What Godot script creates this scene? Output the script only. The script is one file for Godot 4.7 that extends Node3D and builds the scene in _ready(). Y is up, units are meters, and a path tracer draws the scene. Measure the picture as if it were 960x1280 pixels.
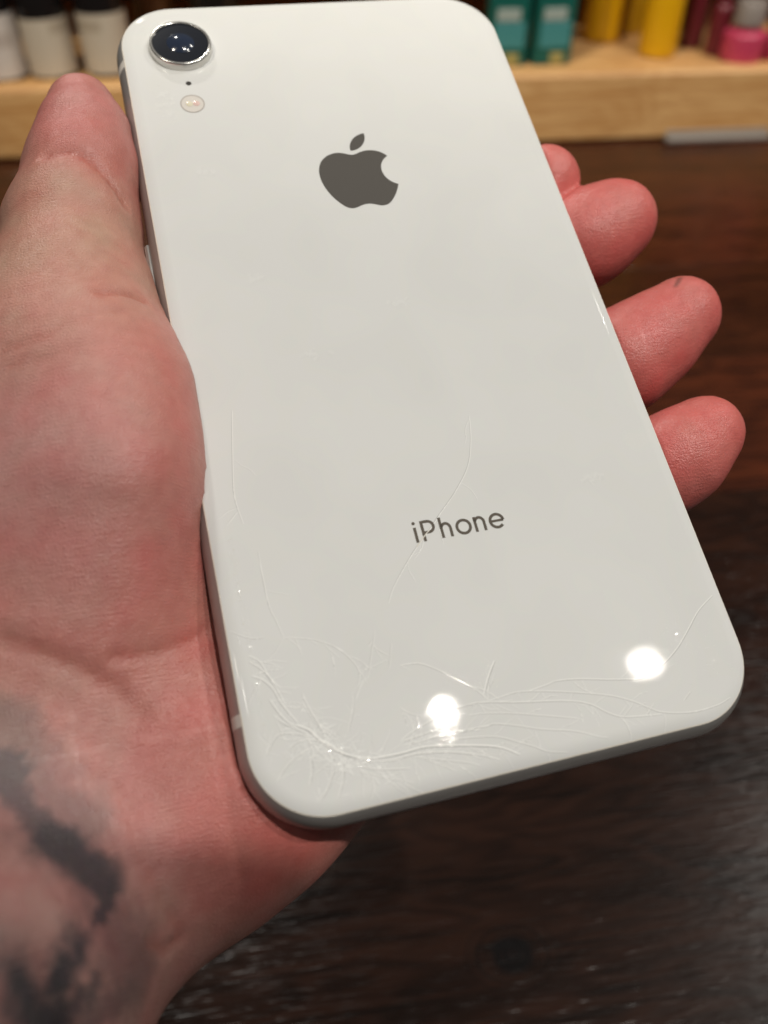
extends Node3D
# A hand holding a cracked white phone over a dark plank table, bottles on a pine shelf behind. Metres, y up; hand and phone are laid out in millimetres in the phone's own axes.

const HW := 37.85      # phone: half width, half height, edge radius, corner radius (mm)
const HH := 75.45
const ER := 4.15
const CR := 11.5
const TABLE_TURN := 0.13375
var shelf_base := Transform3D(Basis(Vector3.UP, 0.0872), Vector3(-0.0324, 0, -0.0114))
var phone_place := Transform3D(Basis(Vector3(0.96273, -0.02266, -0.2695), Vector3(-0.23531, 0.42102, -0.876), Vector3(0.13332, 0.90677, 0.4)), Vector3(0.002352, 0.17792, -0.12546))
var rng := RandomNumberGenerator.new()
var taken := {}


# ------------------------------------------------------------------ helpers
func numbered(called: String) -> String:
	taken[called] = taken.get(called, -1) + 1
	return called if taken[called] == 0 else "%s_%03d" % [called, taken[called]]


func thing(called: String, label: String, category: String, place := Transform3D(), group := "") -> Node3D:
	var o := Node3D.new()
	o.name = numbered(called)
	o.transform = place
	o.set_meta("label", label)
	o.set_meta("category", category)
	if group != "":
		o.set_meta("group", group)
	add_child(o, true)
	return o


func part(called: String, mesh: Mesh, m: Material, parent: Node3D, place := Transform3D()) -> MeshInstance3D:
	var o := MeshInstance3D.new()
	o.name = called
	o.mesh = mesh
	o.material_override = m
	o.transform = place
	parent.add_child(o, true)
	return o


func mat(c: Color, rough := 0.5, metal := 0.0) -> StandardMaterial3D:   # c is a linear base colour
	var m := StandardMaterial3D.new()
	m.albedo_color = c.linear_to_srgb()
	m.roughness = rough
	m.metallic = metal
	return m


func build(v: PackedVector3Array, n: PackedVector3Array, uv: PackedVector2Array, idx: PackedInt32Array, col := PackedColorArray()) -> ArrayMesh:
	# front faces run clockwise: turn every triangle that disagrees with its normals
	for t in range(0, idx.size(), 3):
		var a := v[idx[t]]
		var g := (v[idx[t + 1]] - a).cross(v[idx[t + 2]] - a)
		if g.dot(n[idx[t]] + n[idx[t + 1]] + n[idx[t + 2]]) > 0.0:
			var s := idx[t + 1]
			idx[t + 1] = idx[t + 2]
			idx[t + 2] = s
	var arr := []
	arr.resize(Mesh.ARRAY_MAX)
	arr[Mesh.ARRAY_VERTEX] = v
	arr[Mesh.ARRAY_NORMAL] = n
	if uv.size() == v.size():
		arr[Mesh.ARRAY_TEX_UV] = uv
	if col.size() == v.size():
		arr[Mesh.ARRAY_COLOR] = col
	arr[Mesh.ARRAY_INDEX] = idx
	var m := ArrayMesh.new()
	m.add_surface_from_arrays(Mesh.PRIMITIVE_TRIANGLES, arr)
	return m


func lathe(profile: PackedVector2Array, seg := 40, closed_ends := true) -> ArrayMesh:
	# profile of (radius, height), bottom to top, turned about y; every run between two points keeps its own normals
	var v := PackedVector3Array()
	var n := PackedVector3Array()
	var uv := PackedVector2Array()
	var idx := PackedInt32Array()
	var pts := profile.duplicate()
	if closed_ends:
		pts.insert(0, Vector2(0, pts[0].y))
		pts.append(Vector2(0, pts[pts.size() - 1].y))
	for k in pts.size() - 1:
		var d := (pts[k + 1] - pts[k]).normalized()
		var nn := Vector2(d.y, -d.x)
		var base := v.size()
		for i in seg + 1:
			var a := TAU * i / seg
			for q in 2:
				var p := pts[k + q]
				var soft := nn
				var other := k + (1 if q == 1 else -1)
				if other >= 0 and other < pts.size() - 1:
					var e := (pts[other + 1] - pts[other]).normalized()
					if e.dot(d) > 0.75:
						soft = (nn + Vector2(e.y, -e.x)).normalized()
				v.append(Vector3(cos(a) * p.x, p.y, sin(a) * p.x))
				n.append(Vector3(cos(a) * soft.x, soft.y, sin(a) * soft.x))
				uv.append(Vector2(float(i) / seg, p.y * 10.0))
		for i in seg:
			var b := base + i * 2
			idx.append_array([b, b + 1, b + 2, b + 1, b + 3, b + 2])
	return build(v, n, uv, idx)


func soft_box(size: Vector3, r: float, at := Vector3.ZERO, uv_scale := Vector2(1, 1)) -> ArrayMesh:
	# a box with chamfered edges; uv runs along x and z in metres times uv_scale
	var v := PackedVector3Array()
	var n := PackedVector3Array()
	var uv := PackedVector2Array()
	var idx := PackedInt32Array()
	var h := size / 2.0
	var quads := []
	for ax in 3:
		for s in [-1.0, 1.0]:
			var u := (ax + 1) % 3
			var w := (ax + 2) % 3
			var q := []
			for c in [[-1, -1], [1, -1], [1, 1], [-1, 1]]:
				var p := Vector3.ZERO
				p[ax] = s * h[ax]
				p[u] = c[0] * (h[u] - r)
				p[w] = c[1] * (h[w] - r)
				q.append(p)
			var nn := Vector3.ZERO
			nn[ax] = s
			quads.append([q, nn])
			for t in [-1.0, 1.0]:   # chamfer towards +-u
				var e := []
				for c in [-1, 1]:
					var p := Vector3.ZERO
					p[ax] = s * h[ax]
					p[u] = t * (h[u] - r)
					p[w] = c * (h[w] - r)
					var p2 := p
					p2[ax] = s * (h[ax] - r)
					p2[u] = t * h[u]
					e.append([p, p2])
				var en := Vector3.ZERO
				en[ax] = s
				en[u] = t
				quads.append([[e[0][0], e[0][1], e[1][1], e[1][0]], en.normalized()])
	for s in [[-1, -1, -1], [1, -1, -1], [-1, 1, -1], [1, 1, -1], [-1, -1, 1], [1, -1, 1], [-1, 1, 1], [1, 1, 1]]:
		var c := Vector3(s[0], s[1], s[2])
		var q := []
		for ax in 3:
			var p := c * (h - Vector3(r, r, r))
			p[ax] = c[ax] * h[ax]
			q.append(p)
		quads.append([[q[0], q[1], q[2], q[2]], c.normalized()])
	for q in quads:
		var b := v.size()
		for p in q[0]:
			v.append(p + at)
			n.append(q[1])
			uv.append(Vector2(p.x, p.z if absf(q[1].y) > 0.5 else p.y) * uv_scale)
		idx.append_array([b, b + 1, b + 2, b, b + 2, b + 3])
	return build(v, n, uv, idx)


func image_tex(im: Image) -> ImageTexture:
	return ImageTexture.create_from_image(im)


func noise_image(w: int, h: int, freq: float, sd: int, octaves := 4) -> Image:
	var f := FastNoiseLite.new()
	f.noise_type = FastNoiseLite.TYPE_SIMPLEX_SMOOTH
	f.seed = sd
	f.frequency = freq
	f.fractal_octaves = octaves
	return f.get_seamless_image(w, h)


# ------------------------------------------------------------------ the scene
func _ready() -> void:
	rng.seed = 7
	set_camera_and_light()
	build_table()
	build_shelf()
	build_shelf_goods()
	build_lamps()
	build_phone()
	build_hand()
	build_taking_phone()


func set_camera_and_light() -> void:
	var cam := Camera3D.new()
	cam.name = "camera"
	cam.position = Vector3(0, 0.25, 0)
	cam.rotation_degrees = Vector3(-43, 0, 0)
	var at := CameraAttributesPhysical.new()
	at.frustum_focal_length = 20.01
	at.frustum_near = 0.01
	at.frustum_far = 20.0
	at.frustum_focus_distance = 0.136
	at.exposure_aperture = 8.6
	cam.attributes = at
	cam.current = true
	add_child(cam)
	var we := WorldEnvironment.new()
	we.name = "surroundings"
	var e := Environment.new()
	e.background_mode = Environment.BG_COLOR
	e.background_color = Color(0.060, 0.058, 0.055).linear_to_srgb()   # the dim warm room all round
	e.tonemap_mode = Environment.TONE_MAPPER_LINEAR
	e.tonemap_exposure = 1.0
	e.sdfgi_enabled = true
	e.ssao_enabled = true
	e.ssil_enabled = true
	we.environment = e
	add_child(we)


func build_lamps() -> void:
	# five ceiling lamps: two show as the discs on the glass, the others as glints on its curved border
	var spots := [
		[Vector3(0.528, 1.623, 0.28), 0.025, 1.20, "round white ceiling lamp mirrored below the middle of the phone's glass"],
		[Vector3(0.88, 1.494, 0.136), 0.026, 0.60, "round white ceiling lamp mirrored in the phone's lower right corner"],
		[Vector3(-0.42, 1.62, 0.40), 0.036, 0.14, "round white ceiling lamp glinting along the phone's left glass edge"],
		[Vector3(0.94, 1.43, -0.66), 0.036, 0.55, "round white ceiling lamp glinting on the phone's right edge above the middle finger"],
		[Vector3(-0.49, 1.42, -1.28), 0.036, 0.85, "round white ceiling lamp glinting on the phone's corner by the camera"],
	]
	var housing := mat(Color(0.10, 0.10, 0.10), 0.5)
	for s in spots:
		var t := thing("ceiling_lamp", s[3], "lamp", Transform3D(Basis(), s[0]), "ceiling lamps")
		var r: float = s[1]
		part("lamp_shade", lathe(PackedVector2Array([Vector2(r * 0.35, r * 0.98), Vector2(r * 0.45, r * 1.05), Vector2(r * 0.45, r * 1.25), Vector2(r * 0.3, r * 1.35)])), housing, t)
		var glow := mat(Color(0.9, 0.9, 0.88), 0.5)
		glow.emission_enabled = true
		glow.emission = Color(1.0, 0.978, 0.942)
		glow.emission_energy_multiplier = 6.0
		var ball := SphereMesh.new()
		ball.radius = s[1] + 0.002
		ball.height = 2 * ball.radius
		part("light_bulb", ball, glow, t)
		var l := OmniLight3D.new()
		l.name = "lamp_light"
		l.light_color = Color(1.0, 0.978, 0.942)
		l.light_energy = s[2]
		l.light_size = s[1]
		l.omni_range = 8.0
		l.omni_attenuation = 2.0
		l.shadow_enabled = true
		t.add_child(l)
	# a spotlight aimed at the shelf
	var at := Vector3(-0.62, 1.52, 0.36)
	var spot := thing("spotlight", "white spotlight aimed at the pine shelf, glinting on the phone's left edge", "lamp", Transform3D(Basis(), at).looking_at(Vector3(0.12, 0.05, -0.72)))
	part("lamp_shade", lathe(PackedVector2Array([Vector2(0.031, -0.03), Vector2(0.033, -0.03), Vector2(0.033, 0.06), Vector2(0.0, 0.07), Vector2(0.0, 0.065), Vector2(0.031, 0.055), Vector2(0.031, -0.03)]), 40, false), housing, spot, Transform3D(Basis(Vector3(1, 0, 0), PI / 2), Vector3.ZERO))
	var face := mat(Color(0.9, 0.9, 0.88), 0.5)
	face.emission_enabled = true
	face.emission = Color(1.0, 0.96, 0.89)
	face.emission_energy_multiplier = 9.0
	part("light_bulb", lathe(PackedVector2Array([Vector2(0.029, -0.004), Vector2(0.029, 0.004)])), face, spot, Transform3D(Basis(Vector3(1, 0, 0), PI / 2), Vector3(0, 0, -0.012)))
	var beam := SpotLight3D.new()
	beam.name = "spot_light"
	beam.light_color = Color(1.0, 0.96, 0.89)
	beam.light_energy = 2.1
	beam.light_size = 0.028
	beam.spot_range = 8.0
	beam.spot_attenuation = 2.0
	beam.spot_angle = 15.5
	beam.spot_angle_attenuation = 0.6
	beam.shadow_enabled = true
	beam.position = Vector3(0, 0, -0.045)
	spot.add_child(beam)


# ------------------------------------------------------------------ table
func wood_textures(dark: Color, light: Color, streak: Color, sd: int, knot := Vector2(-1, -1)) -> ImageTexture:
	var w := 1024
	var h := 512
	var a := noise_image(128, h, 0.02, sd, 5)
	a.resize(w, h, Image.INTERPOLATE_CUBIC)
	var b := noise_image(256, h, 0.008, sd + 5, 4)
	b.resize(w, h, Image.INTERPOLATE_CUBIC)
	var c := noise_image(64, h, 0.09, sd + 9, 3)
	c.resize(w, h, Image.INTERPOLATE_CUBIC)
	var im := Image.create(w, h, false, Image.FORMAT_RGB8)
	for y in h:
		for x in w:
			var p := a.get_pixel(x, y).r
			var q := b.get_pixel(x, y).r
			var r := c.get_pixel(x, y).r
			var rings := 0.5 + 0.5 * sin((q * 34.0) + p * 5.0)
			var k := dark.lerp(light, clampf(p * 0.9 + (rings - 0.5) * 0.5 + 0.05, 0, 1))
			k = k.lerp(streak, clampf((r - 0.62) * 3.0, 0.0, 0.75))
			if knot.x >= 0.0:
				var d := ((Vector2(x, y) - knot) * Vector2(0.85, 1.15)).length() + (p - 0.5) * 5.0
				k = k.lerp(Color(0.0035, 0.0035, 0.004), (1.0 - smoothstep(13.0, 18.5, d)) * (0.85 + 0.15 * sin(d * 1.3)))
				if d > 18.0 and d < 44.0:
					k = k.lerp(streak, (0.5 + 0.5 * sin(d * 0.8)) * (44.0 - d) / 40.0)
			im.set_pixel(x, y, k.linear_to_srgb())
	return image_tex(im)


func build_table() -> void:
	var t := thing("table", "dark brown stained plank table under the hand and phone", "table", Transform3D(Basis(Vector3.UP, TABLE_TURN), Vector3.ZERO))
	# raised grain: fine ridges along the planks
	var g := noise_image(128, 1024, 0.16, 31, 4)
	g.resize(2048, 1024, Image.INTERPOLATE_CUBIC)
	var g2 := noise_image(350, 1024, 0.2, 37, 3)
	g2.resize(2048, 1024, Image.INTERPOLATE_CUBIC)
	var relief := Image.create(2048, 1024, false, Image.FORMAT_RF)
	for y in 1024:
		for x in 2048:
			var p := g.get_pixel(x, y).r
			var q := g2.get_pixel(x, y).r
			relief.set_pixel(x, y, Color(p * 0.75 + q * 0.25 + maxf(0.0, p - 0.6) * 0.8, 0, 0))
	var relief_tex := image_tex(relief)
	var cols := [
		[Color(0.0128, 0.0036, 0.0019), Color(0.0400, 0.0108, 0.0042), Color(0.0064, 0.0027, 0.0019)],
		[Color(0.0200, 0.0052, 0.0026), Color(0.0640, 0.0155, 0.0060), Color(0.0090, 0.0032, 0.0022)],
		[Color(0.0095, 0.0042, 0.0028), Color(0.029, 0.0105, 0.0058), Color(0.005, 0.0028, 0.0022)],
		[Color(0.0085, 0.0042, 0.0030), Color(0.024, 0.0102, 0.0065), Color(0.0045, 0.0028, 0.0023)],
	]
	var mats := []
	for k in 4:
		var m := StandardMaterial3D.new()
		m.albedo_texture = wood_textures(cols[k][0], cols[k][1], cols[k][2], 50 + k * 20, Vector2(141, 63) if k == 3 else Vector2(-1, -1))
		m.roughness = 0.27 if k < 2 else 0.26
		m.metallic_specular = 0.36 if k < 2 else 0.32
		m.heightmap_enabled = true
		m.heightmap_texture = relief_tex
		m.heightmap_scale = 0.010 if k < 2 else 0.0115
		m.uv1_scale = Vector3(1, 1, 1)
		mats.append(m)
	var pitch := 0.1025
	var meshes := []
	for k in 4:
		var mm := soft_box(Vector3(2.4, 0.028, pitch - 0.0002), 0.0001, Vector3.ZERO, Vector2(1.0 / 0.34, 1.0 / 0.17))
		meshes.append(mm)
	for k in 14:
		var z := -0.6687 - 3.5 * pitch + k * pitch
		var m: StandardMaterial3D = mats[[1, 0, 0, 1, 1, 1, 0, 1, 2, 3, 2, 2, 2, 2][k]].duplicate()  # nearer planks take darker, greyer wood: the table's shade put into their colour
		m.uv1_offset = Vector3(rng.randf(), rng.randf(), 0) if k != 9 else Vector3.ZERO
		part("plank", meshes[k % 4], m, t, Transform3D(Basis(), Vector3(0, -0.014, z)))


# ------------------------------------------------------------------ shelf
func build_shelf() -> void:
	var base := shelf_base
	var t := thing("wooden_shelf", "honey coloured pine shelf with thick front board holding the bottles", "shelf", base)
	var pine := StandardMaterial3D.new()
	pine.albedo_texture = wood_textures(Color(0.50, 0.255, 0.085), Color(0.68, 0.415, 0.18), Color(0.40, 0.185, 0.055), 400)
	pine.roughness = 0.5
	part("front_board", soft_box(Vector3(1.5, 0.05, 0.022), 0.002, Vector3.ZERO, Vector2(2.2, 9.0)), pine, t, Transform3D(Basis(), Vector3(0.05, 0.026, -0.6825)))
	part("shelf_board", soft_box(Vector3(1.5, 0.018, 0.26), 0.001, Vector3.ZERO, Vector2(2.0, 4.0)), pine, t, Transform3D(Basis(), Vector3(0.05, 0.0405, -0.824)))
	part("back_panel", soft_box(Vector3(1.5, 0.5, 0.012), 0.001), mat(Color(0.012, 0.009, 0.008), 0.6), t, Transform3D(Basis(), Vector3(0.05, 0.25, -0.96)))
	part("added_upper_board", soft_box(Vector3(1.5, 0.018, 0.25), 0.001, Vector3.ZERO, Vector2(2.0, 4.0)), pine, t, Transform3D(Basis(), Vector3(0.05, 0.205, -0.825)))  # unseen board above the view, added to shade the back of the shelf
	# strip of grey plastic at the foot of the board
	var s := thing("plastic_strip", "flat grey plastic strip lying at the foot of the pine board", "strip", base * Transform3D(Basis(), Vector3(0.359, 0, -0.6655)))
	part("strip_body", soft_box(Vector3(0.085, 0.004, 0.0085), 0.001, Vector3(0, 0.0025, 0)), mat(Color(0.22, 0.19, 0.165), 0.35), s)
	part("strip_lip", soft_box(Vector3(0.085, 0.007, 0.0016), 0.0005, Vector3(0, 0.0045, -0.0032)), mat(Color(0.25, 0.22, 0.19), 0.35), s)


func bottle(called: String, label: String, category: String, at: Vector2, r: float, h: float, body: Material, wrap: Material, wrap_lo: float, wrap_hi: float, cap: Material, cap_r: float, cap_h: float, group: String, turn := 0.0) -> Node3D:
	var base := shelf_base * Transform3D(Basis(Vector3.UP, turn), Vector3(at.x, 0.0497, at.y))
	var t := thing(called, label, category, base, group)
	var p := PackedVector2Array([Vector2(r * 0.86, 0.0), Vector2(r * 0.97, 0.0012), Vector2(r, 0.004)])
	p.append(Vector2(r, h * 0.72))
	for k in 7:
		var a := (k + 1) / 7.0 * PI / 2
		p.append(Vector2(lerpf(cap_r * 0.8, r, cos(a)), h * 0.72 + sin(a) * h * 0.16))
	p.append(Vector2(cap_r * 0.8, h))
	part("bottle_body", lathe(p), body, t)
	if wrap != null:
		part("paper_label", lathe(PackedVector2Array([Vector2(r + 0.0003, wrap_lo), Vector2(r + 0.0003, wrap_hi)]), 40, false), wrap, t)
	part("cap", lathe(PackedVector2Array([Vector2(cap_r, h), Vector2(cap_r, h + cap_h * 0.93), Vector2(cap_r * 0.92, h + cap_h)])), cap, t)
	return t


func label_paper(base: Color, line: Color, bands: Array) -> StandardMaterial3D:
	# printed paper: soft bands of grey print too far out of focus to read
	var im := Image.create(256, 128, false, Image.FORMAT_RGB8)
	im.fill(base.linear_to_srgb())
	for b in bands:
		im.fill_rect(Rect2i(b[0], b[1], b[2], b[3]), line.linear_to_srgb())
		im.fill_rect(Rect2i((b[0] + 128) % 256, b[1], b[2], b[3]), line.linear_to_srgb())
	var m := StandardMaterial3D.new()
	m.albedo_texture = image_tex(im)
	m.roughness = 0.6
	return m


func build_shelf_goods() -> void:
	var black := mat(Color(0.008, 0.007, 0.007), 0.12)
	var cream := label_paper(Color(0.44, 0.39, 0.31), Color(0.34, 0.29, 0.22), [[20, 40, 60, 10], [30, 60, 40, 22], [18, 95, 70, 6]])
	var pale := label_paper(Color(0.50, 0.46, 0.42), Color(0.40, 0.35, 0.31), [[20, 30, 60, 12], [30, 70, 40, 12]])
	var g := "dark bottles with pale labels"
	bottle("glass_bottle", "dark bottle with white label cut by the left edge of the photo", "bottle", Vector2(-0.193, -0.705), 0.0165, 0.085, black, pale, 0.003, 0.045, black, 0.009, 0.03, g)
	bottle("glass_bottle", "dark bottle with cream label second from the left edge", "bottle", Vector2(-0.157, -0.709), 0.0172, 0.080, black, cream, 0.003, 0.041, black, 0.010, 0.03, g, 0.8)
	bottle("glass_bottle", "dark bottle with cream label right behind the thumb tip", "bottle", Vector2(-0.1155, -0.712), 0.0175, 0.084, black, cream, 0.003, 0.043, black, 0.010, 0.03, g, 2.2)
	var amber := mat(Color(0.05, 0.02, 0.008), 0.15)
	bottle("amber_bottle", "brown glass bottle behind the phone's camera corner", "bottle", Vector2(-0.085, -0.775), 0.017, 0.09, amber, null, 0, 0, black, 0.010, 0.03, "")
	bottle("glass_bottle", "black bottle without label hidden behind the phone's top edge", "bottle", Vector2(-0.035, -0.76), 0.02, 0.10, black, null, 0, 0, black, 0.012, 0.03, "")
	var blush := mat(Color(0.36, 0.20, 0.15), 0.5)
	bottle("plastic_bottle", "pinkish beige bottle rising behind the middle of the phone's top edge", "bottle", Vector2(0.112, -0.72), 0.021, 0.10, blush, null, 0, 0, blush, 0.012, 0.02, "")
	# teal cartons
	var teal := mat(Color(0.004, 0.095, 0.075), 0.4)
	var sea := mat(Color(0.055, 0.23, 0.235), 0.4)
	var grey := mat(Color(0.30, 0.36, 0.33), 0.45)
	var lime := mat(Color(0.33, 0.28, 0.09), 0.5)
	var names := ["teal printed carton touching the phone's upper right edge", "teal printed carton standing between the first carton and the yellow bottles"]
	for k in 2:
		var base := shelf_base * Transform3D(Basis(Vector3.UP, -0.05 + 0.1 * k), Vector3([0.190, 0.2245][k], 0.0497, -0.712))
		var t := thing("teal_carton", names[k], "carton", base, "teal cartons")
		part("carton_body", soft_box(Vector3(0.0305, 0.105, 0.024), 0.0015, Vector3(0, 0.0527, 0)), teal, t)
		part("front_panel", soft_box(Vector3(0.0235, 0.018, 0.0008), 0.0003, Vector3(0.0005, 0.0215, 0.0122)), sea, t)
		part("logo_patch", soft_box(Vector3(0.018, 0.0085, 0.0008), 0.0003, Vector3(-0.001, 0.0355, 0.0122)), grey, t)
		part("corner_flash", soft_box(Vector3(0.0105, 0.008, 0.0008), 0.0003, Vector3(0.0035, 0.005, 0.0122)), lime, t)
	# yellow bottles
	var yellow := mat(Color(0.66, 0.36, 0.003), 0.35)
	var brown := mat(Color(0.06, 0.02, 0.004), 0.3)
	var yg := "yellow bottles"
	bottle("yellow_bottle", "round yellow bottle next to the teal cartons", "bottle", Vector2(0.2845, -0.772), 0.0165, 0.075, yellow, null, 0, 0, brown, 0.009, 0.03, yg)
	bottle("yellow_bottle", "yellow bottle half hidden between two other yellow bottles", "bottle", Vector2(0.313, -0.79), 0.0125, 0.075, mat(Color(0.42, 0.22, 0.004), 0.35), null, 0, 0, brown, 0.009, 0.03, yg)
	bottle("yellow_bottle", "tall bright yellow bottle beside the dark red tubes", "bottle", Vector2(0.3165, -0.722), 0.0148, 0.11, yellow, null, 0, 0, brown, 0.010, 0.03, yg)
	# dark red and pink tubes
	var wine := mat(Color(0.12, 0.012, 0.02), 0.35)
	var pink := mat(Color(0.45, 0.045, 0.10), 0.35)
	var silver := mat(Color(0.22, 0.19, 0.17), 0.4)
	bottle("red_tube", "thin dark red tube right of the tall yellow bottle", "tube", Vector2(0.352, -0.742), 0.009, 0.06, wine, null, 0, 0, wine, 0.006, 0.02, "dark red tubes")
	bottle("red_tube", "dark red tube standing against the pink bottles", "tube", Vector2(0.363, -0.718), 0.0085, 0.042, wine, null, 0, 0, wine, 0.006, 0.02, "dark red tubes")
	bottle("pink_bottle", "pink bottle with grey cap above the end of the pine board", "bottle", Vector2(0.377, -0.70), 0.0165, 0.026, pink, null, 0, 0, silver, 0.0115, 0.016, "pink bottles")
	bottle("pink_bottle", "pink bottle at the right edge of the photo", "bottle", Vector2(0.412, -0.697), 0.0165, 0.036, pink, null, 0, 0, pink, 0.0115, 0.016, "pink bottles")
	bottle("black_bottle", "black bottle behind the pink bottles", "bottle", Vector2(0.365, -0.80), 0.022, 0.10, black, null, 0, 0, black, 0.012, 0.03, "")


# ------------------------------------------------------------------ phone
func outline(inset: float, hw: float, hh: float, cr: float) -> Array:
	# rounded rectangle, counter-clockwise seen from +z: [points, outward normals]
	var p := PackedVector2Array()
	var n := PackedVector2Array()
	var seg := 20
	for c in 4:
		var cx := (hw - cr) * (1.0 if c == 0 or c == 3 else -1.0)
		var cy := (hh - cr) * (1.0 if c < 2 else -1.0)
		for i in seg + 1:
			var a := PI / 2 * (c + float(i) / seg)
			var d := Vector2(cos(a), sin(a))
			n.append(d)
			p.append(Vector2(cx, cy) + d * (cr - inset))
	return [p, n]


func shell(prof: Array, hw := HW, hh := HH, cr := CR) -> ArrayMesh:
	# prof: [inset, z, outward part of the normal, z part] in mm; strips between successive rings
	var v := PackedVector3Array()
	var n := PackedVector3Array()
	var uv := PackedVector2Array()
	var idx := PackedInt32Array()
	var count := 0
	for q in prof:
		var o := outline(q[0], hw, hh, cr)
		count = o[0].size()
		for i in count:
			v.append(Vector3(o[0][i].x, o[0][i].y, q[1]) * 0.001)
			n.append(Vector3(o[1][i].x * q[2], o[1][i].y * q[2], q[3]).normalized())
			uv.append(Vector2((o[0][i].x + hw) / (2 * hw), (hh - o[0][i].y) / (2 * hh)))
	for k in prof.size() - 1:
		for i in count:
			var a := k * count + i
			var b := k * count + (i + 1) % count
			idx.append_array([a, a + count, b, b, a + count, b + count])
	return build(v, n, uv, idx)


func arc_profile(from_deg: float, to_deg: float, steps: int, sink := 0.0) -> Array:
	# the metal rim: angles from the back edge over the side (90) to the screen edge
	var out := []
	for k in steps + 1:
		var a := deg_to_rad(lerpf(from_deg, to_deg, float(k) / steps))
		var n := Vector2(sin(a) / 3.40, cos(a) / 4.31).normalized()
		out.append([3.40 * (1.0 - sin(a)) + n.x * sink, -ER + 4.31 * cos(a) - n.y * sink, n.x, n.y])
	return out


func glass_profile() -> Array:
	# flat, then bending down over the last two millimetres
	var out := []
	for k in 9:
		var q := k / 8.0
		var n := Vector2(2.0 * 0.32 * q / 1.9, 1.0).normalized()
		out.append([3.4 - 1.9 * q, -0.32 * q * q, n.x, n.y])
	return out


func glass_face(side := 1.0) -> ArrayMesh:
	# flat middle plus the curved border
	var v := PackedVector3Array()
	var n := PackedVector3Array()
	var uv := PackedVector2Array()
	var idx := PackedInt32Array()
	var prof := glass_profile()
	var o0 := outline(3.4, HW, HH, CR)
	var zc := 0.0 if side > 0 else -2 * ER
	v.append(Vector3(0, 0, zc * 0.001))
	n.append(Vector3(0, 0, side))
	uv.append(Vector2(0.5, 0.5))
	var count: int = o0[0].size()
	for q in prof:
		var o := outline(q[0], HW, HH, CR)
		for i in count:
			var z: float = q[1] if side > 0 else -2 * ER - q[1]
			v.append(Vector3(o[0][i].x, o[0][i].y, z) * 0.001)
			n.append(Vector3(o[1][i].x * q[2], o[1][i].y * q[2], q[3] * side).normalized())
			uv.append(Vector2((o[0][i].x + HW) / (2 * HW), (HH - o[0][i].y) / (2 * HH)))
	for i in count:
		idx.append_array([0, 1 + i, 1 + (i + 1) % count])
	for k in prof.size() - 1:
		for i in count:
			var a := 1 + k * count + i
			var b := 1 + k * count + (i + 1) % count
			idx.append_array([a, a + count, b, b, a + count, b + count])
	return build(v, n, uv, idx)


func flat_mesh(polys: Array, z: float) -> ArrayMesh:
	# filled outlines (mm) lying on the back, a hair proud of the glass
	var v := PackedVector3Array()
	var n := PackedVector3Array()
	var idx := PackedInt32Array()
	for poly in polys:
		var tri := Geometry2D.triangulate_polygon(poly)
		var b := v.size()
		for q in poly:
			v.append(Vector3(q.x, q.y, z) * 0.001)
			n.append(Vector3(0, 0, 1))
		for t in tri:
			idx.append(b + t)
	return build(v, n, PackedVector2Array(), idx)


func bezier_path(start: Vector2, rel: Array) -> PackedVector2Array:
	# relative cubic curves, six numbers each
	var out := PackedVector2Array([start])
	var p := start
	for k in range(0, rel.size(), 6):
		var a := p + Vector2(rel[k], rel[k + 1])
		var b := p + Vector2(rel[k + 2], rel[k + 3])
		var c := p + Vector2(rel[k + 4], rel[k + 5])
		for i in 12:
			out.append(p.bezier_interpolate(a, b, c, (i + 1) / 12.0))
		p = c
	if out[0].distance_to(out[out.size() - 1]) < 0.05:
		out.remove_at(out.size() - 1)
	return out


func emblem_polys() -> Array:
	var body := bezier_path(Vector2(12.152, 6.896), [-0.948, 0, -2.415, -1.078, -3.96, -1.04, -2.04, 0.027, -3.91, 1.183, -4.961, 3.014, -2.117, 3.675, -0.546, 9.103, 1.519, 12.09, 1.013, 1.454, 2.208, 3.09, 3.792, 3.039, 1.52, -0.065, 2.09, -0.987, 3.935, -0.987, 1.831, 0, 2.35, 0.987, 3.96, 0.948, 1.637, -0.026, 2.676, -1.48, 3.676, -2.948, 1.156, -1.688, 1.636, -3.325, 1.662, -3.415, -0.039, -0.013, -3.182, -1.221, -3.22, -4.857, -0.026, -3.04, 2.48, -4.494, 2.597, -4.559, -1.429, -2.09, -3.623, -2.324, -4.39, -2.376, -2, -0.156, -3.675, 1.09, -4.61, 1.09])
	var leaf := bezier_path(Vector2(15.53, 3.83), [0.843, -1.012, 1.4, -2.427, 1.245, -3.83, -1.207, 0.052, -2.662, 0.805, -3.532, 1.818, -0.78, 0.896, -1.454, 2.338, -1.273, 3.714, 1.338, 0.104, 2.715, -0.688, 3.56, -1.702])
	var out := []
	for poly in [body, leaf]:
		var q := PackedVector2Array()
		for p in poly:
			q.append(Vector2((p.x - 12.0) * 0.695, 39.3 - p.y * 0.702))
		out.append(q)
	return out


func ribbon(pts: PackedVector2Array, w: float, shut := false) -> Array:
	var out := []
	var count := pts.size()
	var side := PackedVector2Array()
	for i in count:
		var a := pts[(i - 1 + count) % count] if shut or i > 0 else pts[i]
		var b := pts[(i + 1) % count] if shut or i < count - 1 else pts[i]
		var d := (b - a).normalized()
		side.append(Vector2(-d.y, d.x) * w / 2)
	for i in (count if shut else count - 1):
		var j := (i + 1) % count
		out.append(PackedVector2Array([pts[i] + side[i], pts[j] + side[j], pts[j] - side[j], pts[i] - side[i]]))
	return out


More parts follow.
